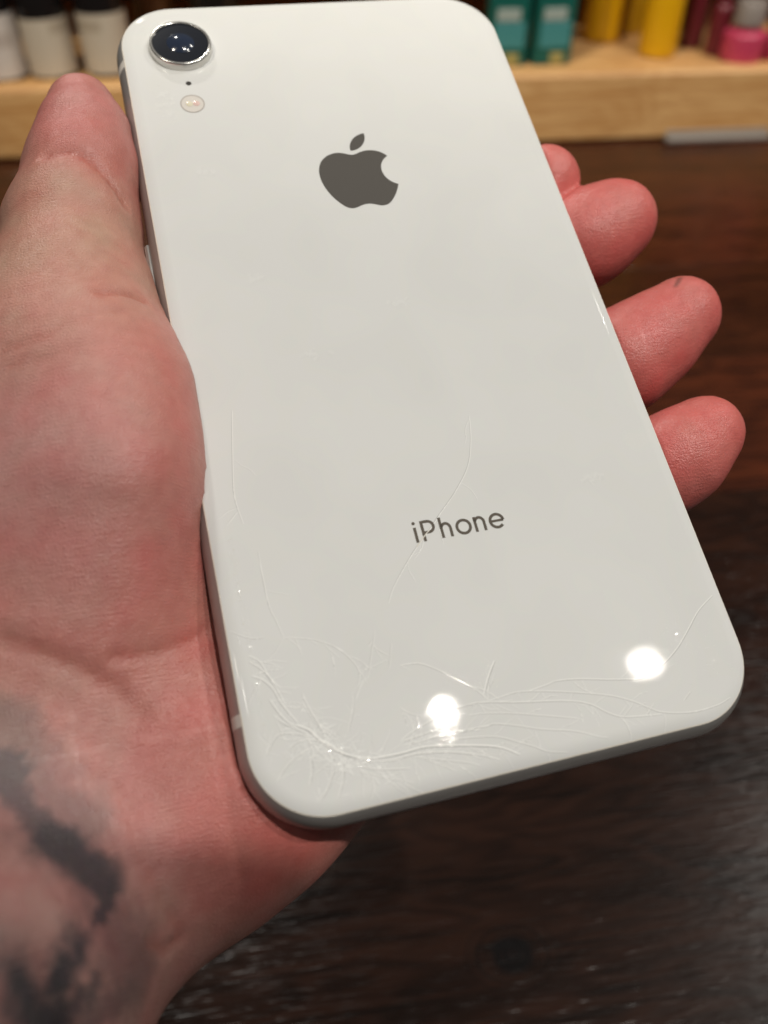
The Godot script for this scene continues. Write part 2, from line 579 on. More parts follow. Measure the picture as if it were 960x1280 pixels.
func arc2(c: Vector2, rx: float, ry: float, a0: float, a1: float, steps := 24) -> PackedVector2Array:
	var out := PackedVector2Array()
	for k in steps + 1:
		var a := deg_to_rad(lerpf(a0, a1, float(k) / steps))
		out.append(c + Vector2(cos(a) * rx, sin(a) * ry))
	return out


func word_polys() -> Array:
	# the word on the back, built letter by letter in font units
	var w := 98.0
	var raw := []
	raw += ribbon(PackedVector2Array([Vector2(122, 0), Vector2(122, 520)]), w)
	raw.append(arc2(Vector2(122, 662), 56, 56, 0, 345, 23))
	raw += ribbon(PackedVector2Array([Vector2(380, 0), Vector2(380, 705)]), w)
	var bowl := PackedVector2Array([Vector2(424, 663)])
	bowl.append_array(arc2(Vector2(575, 477), 186, 186, 90, -90))
	bowl.append(Vector2(424, 291))
	raw += ribbon(bowl, w)
	for L in [[1000.0, 715.0], [2165.0, 520.0]]:
		raw += ribbon(PackedVector2Array([Vector2(L[0], 0), Vector2(L[0], L[1])]), w)
		var arch := arc2(Vector2(L[0] + 152, 310), 152, 172, 160, 0, 18)
		arch.append(Vector2(L[0] + 304, 0))
		raw += ribbon(arch, w)
	raw += ribbon(arc2(Vector2(1752, 260), 228, 228, 0, 350, 35), w, true)
	raw += ribbon(PackedVector2Array([Vector2(2720, 262), Vector2(3138, 262)]), w * 0.86)
	raw += ribbon(arc2(Vector2(2910, 260), 226, 228, 0, 318, 34), w)
	var out := []
	for q in raw:
		var o := PackedVector2Array()
		for p in q:
			o.append(Vector2(-7.2 + (p.x - 78.0) * 0.00455, -39.97 + p.y * 0.00462))
		out.append(o)
	return out


func smooth_line(flat: Array) -> PackedVector2Array:
	var p := PackedVector2Array()
	for k in range(0, flat.size(), 2):
		p.append(Vector2(flat[k], flat[k + 1]))
	var out := PackedVector2Array()
	for i in p.size() - 1:
		var a := p[maxi(i - 1, 0)]
		var d := p[mini(i + 2, p.size() - 1)]
		var steps := maxi(2, int(p[i].distance_to(p[i + 1]) / 0.25))
		for k in steps:
			out.append(p[i].cubic_interpolate(p[i + 1], a, d, float(k) / steps))
	out.append(p[p.size() - 1])
	return out


const TW := 1024
const TT := 2048
var relief_buf := PackedFloat32Array()
var tone_buf := PackedFloat32Array()


func stamp_line(p: PackedVector2Array, width: float, depth: float, tone: float) -> void:
	# a crack: one lip up, one lip down, with a pale and a dark hairline
	var sx := TW / (2 * HW)
	var sy := TT / (2 * HH)
	var s := 0.052 * width
	var reach := s * 3.2
	for i in p.size() - 1:
		var a := p[i]
		var b := p[i + 1]
		var d := b - a
		var l := d.length()
		if l < 0.001:
			continue
		d /= l
		var fade := 1.0
		var ends := minf(i, p.size() - 2 - i) / maxf(1.0, p.size() * 0.5)
		fade = clampf(0.45 + ends * 1.4, 0.0, 1.0)
		var x0 := int((minf(a.x, b.x) - reach + HW) * sx)
		var x1 := int((maxf(a.x, b.x) + reach + HW) * sx) + 1
		var y0 := int((HH - maxf(a.y, b.y) - reach) * sy)
		var y1 := int((HH - minf(a.y, b.y) + reach) * sy) + 1
		for y in range(maxi(y0, 0), mini(y1, TT - 1) + 1):
			for x in range(maxi(x0, 0), mini(x1, TW - 1) + 1):
				var q := Vector2((x + 0.5) / sx - HW, HH - (y + 0.5) / sy)
				var t := (q - a).dot(d)
				if t < -0.02 or t > l + 0.02:
					continue
				var u := (q - a).cross(d) / s
				if absf(u) > 3.0:
					continue
				var k := y * TW + x
				var hgt := -u * exp(-u * u * 0.5) * 1.6 * depth * fade
				if absf(hgt) > absf(relief_buf[k]):
					relief_buf[k] = hgt
				var tn := (exp(-pow(u + 0.55, 2) * 1.3) * 0.9 - exp(-pow(u - 0.95, 2) * 1.1) * 0.55) * tone * fade
				if absf(tn) > absf(tone_buf[k]):
					tone_buf[k] = tn


func back_glass_material() -> StandardMaterial3D:
	relief_buf.resize(TW * TT)
	tone_buf.resize(TW * TT)
	relief_buf.fill(0.0)
	tone_buf.fill(0.0)
	for c in cracks:
		var line := smooth_line(c[1])
		stamp_line(line, c[0], 0.2, 1.15)
		# hair cracks branching off
		for b in int(line.size() * (0.22 if line[0].x < -15.0 and line[0].y < -48.0 else 0.05)):
			var i := rng.randi_range(0, line.size() - 2)
			var d := (line[i + 1] - line[i]).normalized().rotated(rng.randf_range(0.3, 1.2) * (1.0 if rng.randf() < 0.5 else -1.0))
			var twig := PackedVector2Array([line[i]])
			for s in rng.randi_range(3, 9):
				d = d.rotated(rng.randfn(0, 0.16))
				twig.append(twig[twig.size() - 1] + d * rng.randf_range(0.3, 0.7))
			stamp_line(twig, rng.randf_range(0.5, 0.8), 0.12, rng.randf_range(0.4, 1.0))
	# crushed glass round the point of impact
	for k in 340:
		var c := Vector2(-25.2, -66.3) + Vector2(rng.randfn(0, 3.6), rng.randfn(0, 1.5)).rotated(-0.55)
		var a := rng.randfn(-0.5, 0.7)
		var d := Vector2(cos(a), sin(a)) * rng.randf_range(0.2, 1.2)
		stamp_line(PackedVector2Array([c - d, c + Vector2(-d.y, d.x) * rng.randf_range(-0.15, 0.15), c + d]), rng.randf_range(0.7, 1.4), rng.randf_range(0.3, 1.0), rng.randf_range(-0.4, 0.9))
	# chipped left border, fine scratches lower right
	for k in 70:
		var y := rng.randf_range(-66, -32)
		var c := Vector2(-33.75 + rng.randfn(0, 0.28), y)
		stamp_line(PackedVector2Array([c, c + Vector2(rng.randfn(0, 0.12), rng.randf_range(-0.7, -0.1))]), 0.9, 0.8, rng.randf_range(0.1, 0.6))
	for k in 60:
		var c := Vector2(27, -63.5) + Vector2(rng.randfn(0, 3.6), rng.randfn(0, 2.6))
		var d := Vector2(rng.randfn(0.2, 0.4), rng.randfn(0.15, 0.3))
		stamp_line(PackedVector2Array([c, c + d]), rng.randf_range(0.5, 0.9), 0.4, rng.randf_range(0.05, 0.5))
	for s in [Vector2(-15.8, -6), Vector2(0.1, 1.8), Vector2(22.8, -35), Vector2(-22, 10), Vector2(-27, 33), Vector2(-31.5, 49), Vector2(-31.2, 51.5), Vector2(-30.5, 47)]:  # soft pale strokes: cloudy reflections painted into the glass colour, also by the camera
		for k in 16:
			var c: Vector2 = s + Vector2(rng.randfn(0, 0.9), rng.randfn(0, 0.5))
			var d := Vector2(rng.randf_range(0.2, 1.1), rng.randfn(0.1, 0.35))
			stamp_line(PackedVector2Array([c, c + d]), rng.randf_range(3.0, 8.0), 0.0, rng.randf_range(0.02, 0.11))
	for k in 40:
		var c := Vector2(-3.9, -62.4).lerp(Vector2(-0.8, -59.1), rng.randf()) + Vector2(rng.randfn(0, 0.4), rng.randfn(0, 0.4))
		stamp_line(PackedVector2Array([c, c + Vector2(rng.randfn(0.2, 0.3), rng.randfn(0.5, 0.3))]), 0.8, 0.6, rng.randf_range(0.0, 0.45))
	var relief := Image.create(TW, TT, false, Image.FORMAT_RF)
	var paint := Image.create(TW, TT, false, Image.FORMAT_RGB8)
	var cloud := noise_image(256, 512, 0.01, 90, 3)
	cloud.resize(TW, TT, Image.INTERPOLATE_CUBIC)
	var base := Color(0.66, 0.668, 0.658)
	var plain := base.linear_to_srgb()
	for y in TT:
		for x in TW:
			var k := y * TW + x
			relief.set_pixel(x, y, Color(0.5 + 0.5 * relief_buf[k], 0, 0))
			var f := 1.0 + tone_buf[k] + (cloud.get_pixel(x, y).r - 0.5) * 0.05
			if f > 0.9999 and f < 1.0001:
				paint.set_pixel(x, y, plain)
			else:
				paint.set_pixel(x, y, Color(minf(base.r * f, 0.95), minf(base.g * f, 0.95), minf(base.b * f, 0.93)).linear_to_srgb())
	var m := StandardMaterial3D.new()
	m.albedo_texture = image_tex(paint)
	# finger grease: dull patches over the gloss
	var film := noise_image(256, 512, 0.012, 33, 4)
	var gloss := Image.create(256, 512, false, Image.FORMAT_RF)
	for y in 512:
		for x in 256:
			var g := 0.012 + 0.012 * smoothstep(0.52, 0.78, film.get_pixel(x, y).r)
			gloss.set_pixel(x, y, Color(g, g, g))
	m.roughness = 1.0
	m.roughness_texture = image_tex(gloss)
	m.metallic_specular = 0.5
	m.texture_repeat = false
	m.heightmap_enabled = true
	m.heightmap_texture = image_tex(relief)
	m.heightmap_scale = 0.0016
	return m


func disc(r: float, z: float, c := Vector2.ZERO, dome := 0.0) -> ArrayMesh:
	# a disc facing +z (mm), bulging by dome
	var v := PackedVector3Array([Vector3(c.x, c.y, z + dome) * 0.001])
	var n := PackedVector3Array([Vector3(0, 0, 1)])
	var idx := PackedInt32Array()
	var seg := 48
	for k in 6:
		var f := (k + 1) / 6.0
		for i in seg:
			var a := TAU * i / seg
			v.append(Vector3(c.x + cos(a) * r * f, c.y + sin(a) * r * f, z + dome * (1 - f * f)) * 0.001)
			n.append(Vector3(cos(a) * 2 * dome * f / r, sin(a) * 2 * dome * f / r, 1).normalized())
	for i in seg:
		idx.append_array([0, 1 + i, 1 + (i + 1) % seg])
	for k in 5:
		for i in seg:
			var a := 1 + k * seg + i
			var b := 1 + k * seg + (i + 1) % seg
			idx.append_array([a, a + seg, b, b, a + seg, b + seg])
	return build(v, n, PackedVector2Array(), idx)


func build_phone() -> void:
	var t := thing("smartphone", "white smartphone with cracked glass back held in the hand", "phone", phone_place)
	var alu := mat(Color(0.40, 0.395, 0.385), 0.34, 0.55)
	var body := part("frame", shell(arc_profile(36.0, 144.0, 24)), alu, t)
	part("gasket", shell([[1.53, -0.5, 0.0, 1.0], [1.5, -0.335, 0.3, 0.95], [1.42, -0.36, 0.45, 0.89], [1.34, -0.44, 0.6, 0.8], [1.28, -0.72, 0.9, 0.3]]), mat(Color(0.74, 0.70, 0.62), 0.45), t)
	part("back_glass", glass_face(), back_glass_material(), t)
	part("front_glass", glass_face(-1.0), mat(Color(0.01, 0.01, 0.011), 0.06), t)
	# emblem and word
	part("emblem", flat_mesh(emblem_polys(), 0.02), mat(Color(0.13, 0.122, 0.112), 0.16, 0.25), t)
	part("lettering", flat_mesh(word_polys(), 0.02), mat(Color(0.115, 0.10, 0.083), 0.12), t)
	# the crack that runs over the word
	var over := ribbon(smooth_line([-4.8, -38.3, -5.9, -39.2, -7.4, -40.6]), 0.16)
	part("glass_crack", flat_mesh(over, 0.035), mat(Color(0.66, 0.64, 0.58), 0.05), t)
	# camera
	var lens_at := Transform3D(Basis(Vector3(1, 0, 0), PI / 2), Vector3(-26.0, 63.0, 0) * 0.001)
	var ring := PackedVector2Array()
	for q in [[5.75, -0.3], [5.7, 0.15], [5.6, 1.1], [5.52, 1.32], [5.38, 1.42], [5.2, 1.42], [5.08, 1.36], [5.04, 1.05]]:
		ring.append(Vector2(q[0], q[1]) * 0.001)
	var cam := part("camera_ring", lathe(ring, 64, false), mat(Color(0.66, 0.65, 0.62), 0.22, 0.85), t, lens_at)
	var to_flat := lens_at.affine_inverse()
	var dark := mat(Color(0.012, 0.014, 0.02), 0.2)
	dark.clearcoat_enabled = true
	dark.clearcoat = 1.0
	dark.clearcoat_roughness = 0.04
	part("lens_cover", disc(5.07, 1.15, Vector2(-26.0, 63.0), 0.12), dark, cam, to_flat)
	part("lens", disc(2.5, 1.24, Vector2(-26.0, 63.0), 0.75), mat(Color(0.02, 0.028, 0.05), 0.12), cam, to_flat)
	part("microphone_hole", disc(0.5, 0.02, Vector2(-25.95, 54.2)), mat(Color(0.08, 0.075, 0.07), 0.4, 0.5), t)
	var flash := part("flash_window", disc(2.05, 0.02, Vector2(-26, 49.2)), mat(Color(0.63, 0.60, 0.56), 0.15), t)
	part("flash_rim", flat_mesh(ribbon(arc2(Vector2(-26, 49.2), 2.05, 2.05, 0, 352, 44), 0.22, true), 0.035), mat(Color(0.42, 0.39, 0.36), 0.2), flash)
	part("flash_diode", disc(0.62, 0.045, Vector2(-26.55, 49.2), 0.1), mat(Color(0.68, 0.64, 0.50), 0.2), flash)
	part("flash_diode", disc(0.62, 0.045, Vector2(-25.3, 49.2), 0.1), mat(Color(0.68, 0.50, 0.46), 0.2), flash)
	# antenna bands: bright plastic set into the frame
	var band := mat(Color(0.66, 0.65, 0.61), 0.55)
	for b in [[-1, -59.6], [1, -59.6], [-1, 61.0], [1, 61.0]]:
		part("antenna_band", band_mesh(b[0], b[1], 1.7), band, t)
	# power button on the near side
	part("side_button", soft_box(Vector3(0.0011, 0.0165, 0.0031), 0.0004, Vector3(-HW - 0.15, 14.0, -ER - 0.9) * 0.001), mat(Color(0.66, 0.65, 0.62), 0.35, 0.6), t)
	# splinters of glass standing out of the cracks
	part("glass_splinters", splinters(), mat(Color(0.78, 0.77, 0.73), 0.06), t).set_meta("kind", "stuff")


func band_mesh(side: float, y: float, w: float) -> ArrayMesh:
	var v := PackedVector3Array()
	var n := PackedVector3Array()
	var idx := PackedInt32Array()
	var prof := arc_profile(38.0, 142.0, 18, -0.012)
	for q in prof:
		for s in [-0.5, 0.5]:
			v.append(Vector3(side * (HW - q[0]), y + s * w, q[1]) * 0.001)
			n.append(Vector3(side * q[2], 0, q[3]).normalized())
	for k in prof.size() - 1:
		idx.append_array([k * 2, k * 2 + 1, k * 2 + 2, k * 2 + 1, k * 2 + 3, k * 2 + 2])
	return build(v, n, PackedVector2Array(), idx)


func splinters() -> ArrayMesh:
	var v := PackedVector3Array()
	var n := PackedVector3Array()
	var idx := PackedInt32Array()
	var spots := []
	for k in 60:
		spots.append(Vector2(-25.0, -66.6) + Vector2(rng.randfn(0, 3.0), rng.randfn(0, 0.9)).rotated(-0.5))
	for k in 90:
		spots.append(Vector2(-33.7 + rng.randfn(0, 0.2), rng.randf_range(-66, -34)))
	for k in 26:
		spots.append(Vector2(27, -63.5) + Vector2(rng.randfn(0, 3.2), rng.randfn(0, 2.4)))
	for k in 16:
		spots.append(Vector2(-2.2, -60.8) + Vector2(rng.randfn(0, 0.5), rng.randfn(0, 1.3)))
	for k in 30:
		spots.append(Vector2(-31.2, 51.5) + Vector2(rng.randfn(0, 0.8), rng.randfn(0, 3.4)))
	for s in spots:
		var on_rim: bool = s.x < -33.0 and s.y < -30.0
		var tilt := Vector3(rng.randfn(-0.2, 0.05), rng.randfn(0.0, 0.04), 1.0).normalized() if on_rim else Vector3((clampf((21.0 if s.x > 8.0 else -9.6) - s.x, -20, 20)) * 0.0043 + rng.randfn(0, 0.03), (-64.2 - s.y) * 0.004 * (1.0 if s.y < 0.0 else 0.0) + rng.randfn(0, 0.03), 1.0).normalized()
		var size := rng.randf_range(0.05, 0.20)
		var a0 := rng.randf() * TAU
		var b := v.size()
		for i in 3:
			var a := a0 + TAU * i / 3.0 + rng.randf_range(-0.6, 0.6)
			var p := Vector2(cos(a) * size, sin(a) * size * rng.randf_range(0.3, 0.7))
			var z := 0.055 - (tilt.x * p.x + tilt.y * p.y) / tilt.z
			v.append(Vector3(s.x + p.x, s.y + p.y, maxf(z, 0.012)) * 0.001)
			n.append(tilt)
		idx.append_array([b, b + 1, b + 2])
	return build(v, n, PackedVector2Array(), idx)


func build_taking_phone() -> void:
	# the phone that takes this picture: its lens is the camera; it shades the wrist from the lamps
	var tilt := Basis(Vector3(1, 0, 0), deg_to_rad(-43.0))
	var t := thing("smartphone", "dark smartphone that takes the photo, shading the wrist", "phone", Transform3D(tilt, Vector3(0, 0.25, 0) + tilt * Vector3(0.010, -0.042, 0.0075)))
	part("frame", shell(arc_profile(36.0, 144.0, 12)), mat(Color(0.03, 0.03, 0.032), 0.4, 0.6), t)
	part("back_glass", glass_face(), mat(Color(0.015, 0.015, 0.017), 0.1), t)
	part("front_glass", glass_face(-1.0), mat(Color(0.012, 0.012, 0.013), 0.08), t)


# ------------------------------------------------------------------ hand
var sa := PackedVector3Array()
var sb := PackedVector3Array()
var sl := PackedFloat32Array()
var sr := PackedFloat32Array()
var sd := PackedFloat32Array()
var sc := PackedInt32Array()
var ck := PackedFloat32Array()
var cf := PackedByteArray()


func soft(a: float, b: float, k: float) -> float:
	var h := k - absf(a - b)
	if h <= 0.0:
		return minf(a, b)
	return minf(a, b) - h * h * 0.25 / k


func flesh(p: Vector3, list: PackedInt32Array) -> float:
	var body := 1e6
	var fingers := 1e6
	var cur := -1
	var e := 1e6
	for s in list:
		var pa := p - sa[s]
		var t := clampf(pa.dot(sb[s]) * sl[s], 0.0, 1.0)
		var q := (pa - sb[s] * t).length() - sr[s] - sd[s] * t
		if sc[s] != cur:
			if cur >= 0:
				if cf[cur]:
					fingers = soft(fingers, e, 0.4)
				else:
					body = soft(body, e, 10.0)
			cur = sc[s]
			e = q
		else:
			e = soft(e, q, ck[cur])
	if cur >= 0:
		if cf[cur]:
			fingers = soft(fingers, e, 0.4)
		else:
			body = soft(body, e, 10.0)
	return soft(body, fingers, 4.0)


func phone_field(p: Vector3) -> float:
	var qx := absf(p.x) - (HW - CR)
	var qy := absf(p.y) - (HH - CR)
	var d := Vector2(maxf(qx, 0), maxf(qy, 0)).length() + minf(maxf(qx, qy), 0.0) - CR
	var w := Vector2(d + ER, absf(p.z + ER))
	return Vector2(maxf(w.x, 0), maxf(w.y, 0)).length() + minf(maxf(w.x, w.y), 0.0) - ER


func near_line(p: Vector3, flat: Array) -> float:
	var best := 1e9
	for k in range(0, flat.size() - 3, 3):
		var a := Vector3(flat[k], flat[k + 1], flat[k + 2])
		var ab := Vector3(flat[k + 3], flat[k + 4], flat[k + 5]) - a
		var t := clampf((p - a).dot(ab) / ab.length_squared(), 0.0, 1.0)
		best = minf(best, (p - a - ab * t).length_squared())
	return sqrt(best)


func line_box(flat: Array, grow: float) -> AABB:
	var b := AABB(Vector3(flat[0], flat[1], flat[2]), Vector3.ZERO)
	for k in range(3, flat.size(), 3):
		b = b.expand(Vector3(flat[k], flat[k + 1], flat[k + 2]))
	return b.grow(grow)


func hand_mesh() -> ArrayMesh:
	var chains_seen := -1
	for c in chains:
		chains_seen += 1
		ck.append(c[1])
		cf.append(1 if c[0].begins_with("finger") else 0)
		for k in c[2].size() - 1:
			var a: Array = c[2][k]
			var b: Array = c[2][k + 1]
			var A := Vector3(a[0], a[1], a[2])
			var D := Vector3(b[0], b[1], b[2]) - A
			sa.append(A)
			sb.append(D)
			sl.append(1.0 / D.length_squared())
			sr.append(a[3])
			sd.append(b[3] - a[3])
			sc.append(chains_seen)
	var h := 0.9
	var N := 8
	var lo := Vector3(-135, -165, -50)
	var hi := Vector3(66, 66, 62)
	var nb := Vector3i(((hi - lo) / (h * N)).ceil())
	var all := PackedInt32Array(range(sa.size()))
	var cell_of := {}
	var verts := PackedVector3Array()
	var edges := PackedInt64Array()
	var half := h * N * 0.5
	var span := half * 1.7321
	var M := N + 1
	var val := PackedFloat32Array()
	val.resize(M * M * M)
	for bz in nb.z:
		for by in nb.y:
			for bx in nb.x:
				var corner := lo + Vector3(bx, by, bz) * (h * N)
				var mid := corner + Vector3(half, half, half)
				var core := flesh(mid, all)
				if absf(core) > span + 0.5 and not (core < 0.0 and absf(phone_field(mid)) < span + 1.0):
					continue
				if core > span + 0.5:
					continue
				var list := PackedInt32Array()
				for s in all:
					var pa := mid - sa[s]
					var t := clampf(pa.dot(sb[s]) * sl[s], 0.0, 1.0)
					if (pa - sb[s] * t).length() - sr[s] - sd[s] * t < core + 2 * span + 24.0:
						list.append(s)
				var by_phone := phone_field(mid) < span + 1.0
				var k := 0
				for z in M:
					for y in M:
						for x in M:
							var p := corner + Vector3(x, y, z) * h
							var d := flesh(p, list)
							if by_phone:
								d = maxf(d, 0.1 - phone_field(p))
							val[k] = d
							k += 1
				for z in N:
					for y in N:
						for x in N:
							var o := (z * M + y) * M + x
							var c8 := [val[o], val[o + 1], val[o + M], val[o + M + 1], val[o + M * M], val[o + M * M + 1], val[o + M * M + M], val[o + M * M + M + 1]]
							var mask := 0
							for i in 8:
								if c8[i] < 0.0:
									mask |= 1 << i
							if mask == 0 or mask == 255:
								continue
							var sum := Vector3.ZERO
							var cnt := 0
							for ax in 3:
								var bit := 1 << ax
								for i in 8:
									if i & bit == 0 and ((mask >> i) & 1) != ((mask >> (i | bit)) & 1):
										var f: float = c8[i] / (c8[i] - c8[i | bit])
										var q := Vector3(i & 1, (i >> 1) & 1, (i >> 2) & 1)
										q[ax] += f
										sum += q
										cnt += 1
							var gx: int = bx * N + x
							var gy: int = by * N + y
							var gz: int = bz * N + z
							var key := (gz * 1024 + gy) * 1024 + gx
							cell_of[key] = verts.size()
							verts.append(corner + (Vector3(x, y, z) + sum / cnt) * h)
							for ax in 3:
								var i: int = 1 << ax
								if (mask & 1) != ((mask >> i) & 1):
									edges.append(key)
									edges.append(ax * 2 + (mask & 1))
	var idx := PackedInt32Array()
	var step := [1, 1024, 1024 * 1024]
	for e in range(0, edges.size(), 2):
		var key := edges[e]
		var ax := edges[e + 1] >> 1
		var inside := edges[e + 1] & 1
		var u: int = step[(ax + 1) % 3]
		var w: int = step[(ax + 2) % 3]
		if not (cell_of.has(key - u) and cell_of.has(key - w) and cell_of.has(key - u - w)):
			continue
		var a: int = cell_of[key]
		var b: int = cell_of[key - u]
		var c: int = cell_of[key - u - w]
		var d: int = cell_of[key - w]
		if inside:
			idx.append_array([a, c, b, a, d, c])
		else:
			idx.append_array([a, b, c, a, c, d])
	var n := soft_normals(verts, idx)
	# creases pressed in along the surface, slight unevenness of the flesh
	var lump := FastNoiseLite.new()
	lump.seed = 3
	lump.frequency = 0.07
	var fine := FastNoiseLite.new()
	fine.seed = 8
	fine.frequency = 0.42
	fine.fractal_octaves = 3
	var patch := FastNoiseLite.new()
	patch.seed = 21
	patch.frequency = 0.11
	patch.fractal_octaves = 3
	var boxes := []
	for c in creases:
		boxes.append(line_box(c[2], c[0] * 3.0))
	var ink_boxes := []
	for c in tattoo:
		ink_boxes.append(line_box(c[2], c[0] * 3.2))
	var col := PackedColorArray()
	col.resize(verts.size())
	for i in verts.size():
		var p := verts[i]
		var warm := Color(0.46, 0.195, 0.155)
		if p.x > 30.0:
			warm = Color(0.58, 0.145, 0.128)
		var total := 0.35
		var mix := warm * 0.35
		for f in flushes:
			var w := exp(-p.distance_squared_to(f[0]) / (f[1] * f[1] * 1.6))
			mix += Color(f[2].r * 0.96, f[2].g * 0.78, f[2].b * 0.87) * w
			total += w
		var c := mix * (1.0 / total)
		var blot := patch.get_noise_3dv(p)
		var tiny := fine.get_noise_3dv(p)
		c = Color(c.r * (1.0 + blot * 0.05 + tiny * 0.10), c.g * (1.0 - blot * 0.17 + tiny * 0.17), c.b * (1.0 - blot * 0.14 + tiny * 0.17))
		var shift := lump.get_noise_3dv(p) * 0.16
		for k in creases.size():
			if boxes[k].has_point(p):
				var dist := near_line(p, creases[k][2])
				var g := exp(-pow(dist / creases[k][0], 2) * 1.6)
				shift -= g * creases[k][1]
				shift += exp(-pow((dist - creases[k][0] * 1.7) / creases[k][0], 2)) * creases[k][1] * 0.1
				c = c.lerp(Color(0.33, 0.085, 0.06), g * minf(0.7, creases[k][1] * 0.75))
		var ink := 0.0
		for k in tattoo.size():
			if ink_boxes[k].has_point(p):
				var dist := near_line(p, tattoo[k][2]) + blot * 2.2 + tiny * 1.0
				ink = maxf(ink, tattoo[k][1] * (1.0 - smoothstep(tattoo[k][0] * 0.4, tattoo[k][0] * 1.7, dist)))
		c = c.lerp(Color(0.026, 0.036, 0.046), ink * 0.93)
		if p.distance_to(Vector3(-54.4, -24.5, 9.0)) < 0.5:
			c = c.lerp(Color(0.10, 0.03, 0.02), 0.8)
		if near_line(p, nick) < 0.38:
			c = c.lerp(Color(0.16, 0.05, 0.035), 0.8)
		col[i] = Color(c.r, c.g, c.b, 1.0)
		verts[i] = p + n[i] * shift
	n = soft_normals(verts, idx)
	for i in verts.size():
		verts[i] *= 0.001
	return build(verts, n, PackedVector2Array(), idx, col)


func soft_normals(v: PackedVector3Array, idx: PackedInt32Array) -> PackedVector3Array:
	var n := PackedVector3Array()
	n.resize(v.size())
	for t in range(0, idx.size(), 3):
		var g := (v[idx[t + 2]] - v[idx[t]]).cross(v[idx[t + 1]] - v[idx[t]])
		n[idx[t]] += g
		n[idx[t + 1]] += g
		n[idx[t + 2]] += g
	for i in n.size():
		n[i] = n[i].normalized()
	return n


func nail_mesh(tip: Vector3, along: Vector3, up: Vector3, r: float) -> ArrayMesh:
	# a curved plate with thickness over the back of a fingertip (mm)
	var a := along.normalized()
	var u := (up - a * up.dot(a)).normalized()
	var s := a.cross(u)
	var v := PackedVector3Array()
	var n := PackedVector3Array()
	var idx := PackedInt32Array()
	var W := 12
	var L := 10
	for layer in 2:
		var rr := r + (0.2 if layer == 0 else -0.3)
		for j in L + 1:
			var y := lerpf(-0.95, 0.5, float(j) / L)
			for i in W + 1:
				var ang := lerpf(-0.8, 0.8, float(i) / W) * (1.0 - 0.12 * pow(absf(y), 3))
				var droop := pow(maxf(y, 0.0), 2) * 0.5
				var q := u * (cos(ang) * rr - droop * r) + s * (sin(ang) * rr) + a * (y * r * 1.05)
				v.append((tip + q) * 0.001)
				n.append(((u * cos(ang) + s * sin(ang)) * (1.0 if layer == 0 else -1.0)).normalized())
	var row := W + 1
	var off := (L + 1) * row
	for j in L:
		for i in W:
			var b := j * row + i
			idx.append_array([b, b + 1, b + row, b + 1, b + row + 1, b + row])
			idx.append_array([off + b, off + b + 1, off + b + row, off + b + 1, off + b + row + 1, off + b + row])
	for i in W:
		idx.append_array([L * row + i, L * row + i + 1, off + L * row + i, L * row + i + 1, off + L * row + i + 1, off + L * row + i])
	for j in L:
		for e in [0, W]:
			var b: int = j * row + e
			idx.append_array([b, b + row, off + b, b + row, off + b + row, off + b])
	return build(v, n, PackedVector2Array(), idx)


func build_hand() -> void:
	var skin := StandardMaterial3D.new()
	skin.vertex_color_use_as_albedo = true
	skin.roughness = 0.35
	skin.metallic_specular = 0.5
	skin.subsurf_scatter_enabled = true
	skin.subsurf_scatter_strength = 0.04
	# skin relief: fine criss-cross lines with coarser folds
	var pim := Image.create(768, 768, false, Image.FORMAT_RF)
	var nets := []
	for s in [[0.045, 12], [0.085, 13]]:
		var pores := FastNoiseLite.new()
		pores.noise_type = FastNoiseLite.TYPE_CELLULAR
		pores.seed = s[1]
		pores.frequency = s[0]
		pores.cellular_return_type = FastNoiseLite.RETURN_DISTANCE2_SUB
		pores.domain_warp_enabled = true
		pores.domain_warp_amplitude = 16.0
		pores.domain_warp_frequency = 0.02
		nets.append(pores.get_seamless_image(768, 768))
	var folds := noise_image(96, 768, 0.05, 71, 3)
	folds.resize(768, 768, Image.INTERPOLATE_CUBIC)
	for y in 768:
		for x in 768:
			var v: float = nets[0].get_pixel(x, y).r * 0.4 + nets[1].get_pixel(x, y).r * 0.25 + folds.get_pixel(x, y).r * 0.22
			pim.set_pixel(x, y, Color(v, 0, 0))
	skin.heightmap_enabled = true
	skin.heightmap_texture = image_tex(pim)
	skin.heightmap_scale = 0.027
	skin.uv1_triplanar = true
	skin.uv1_scale = Vector3(60, 60, 60)
	var o := part("hand", hand_mesh(), skin, self, phone_place)
	o.name = numbered("hand")
	o.set_meta("label", "left hand with dark tattoo on the wrist, palm up, holding the white phone")
	o.set_meta("category", "hand")
	var nail := mat(Color(0.56, 0.33, 0.27), 0.28)
	# fingertip, the way it points, the way its back faces, radius
	for f in nails:
		part("fingernail", nail_mesh(f[0], f[1], f[2], f[3]), nail, o)


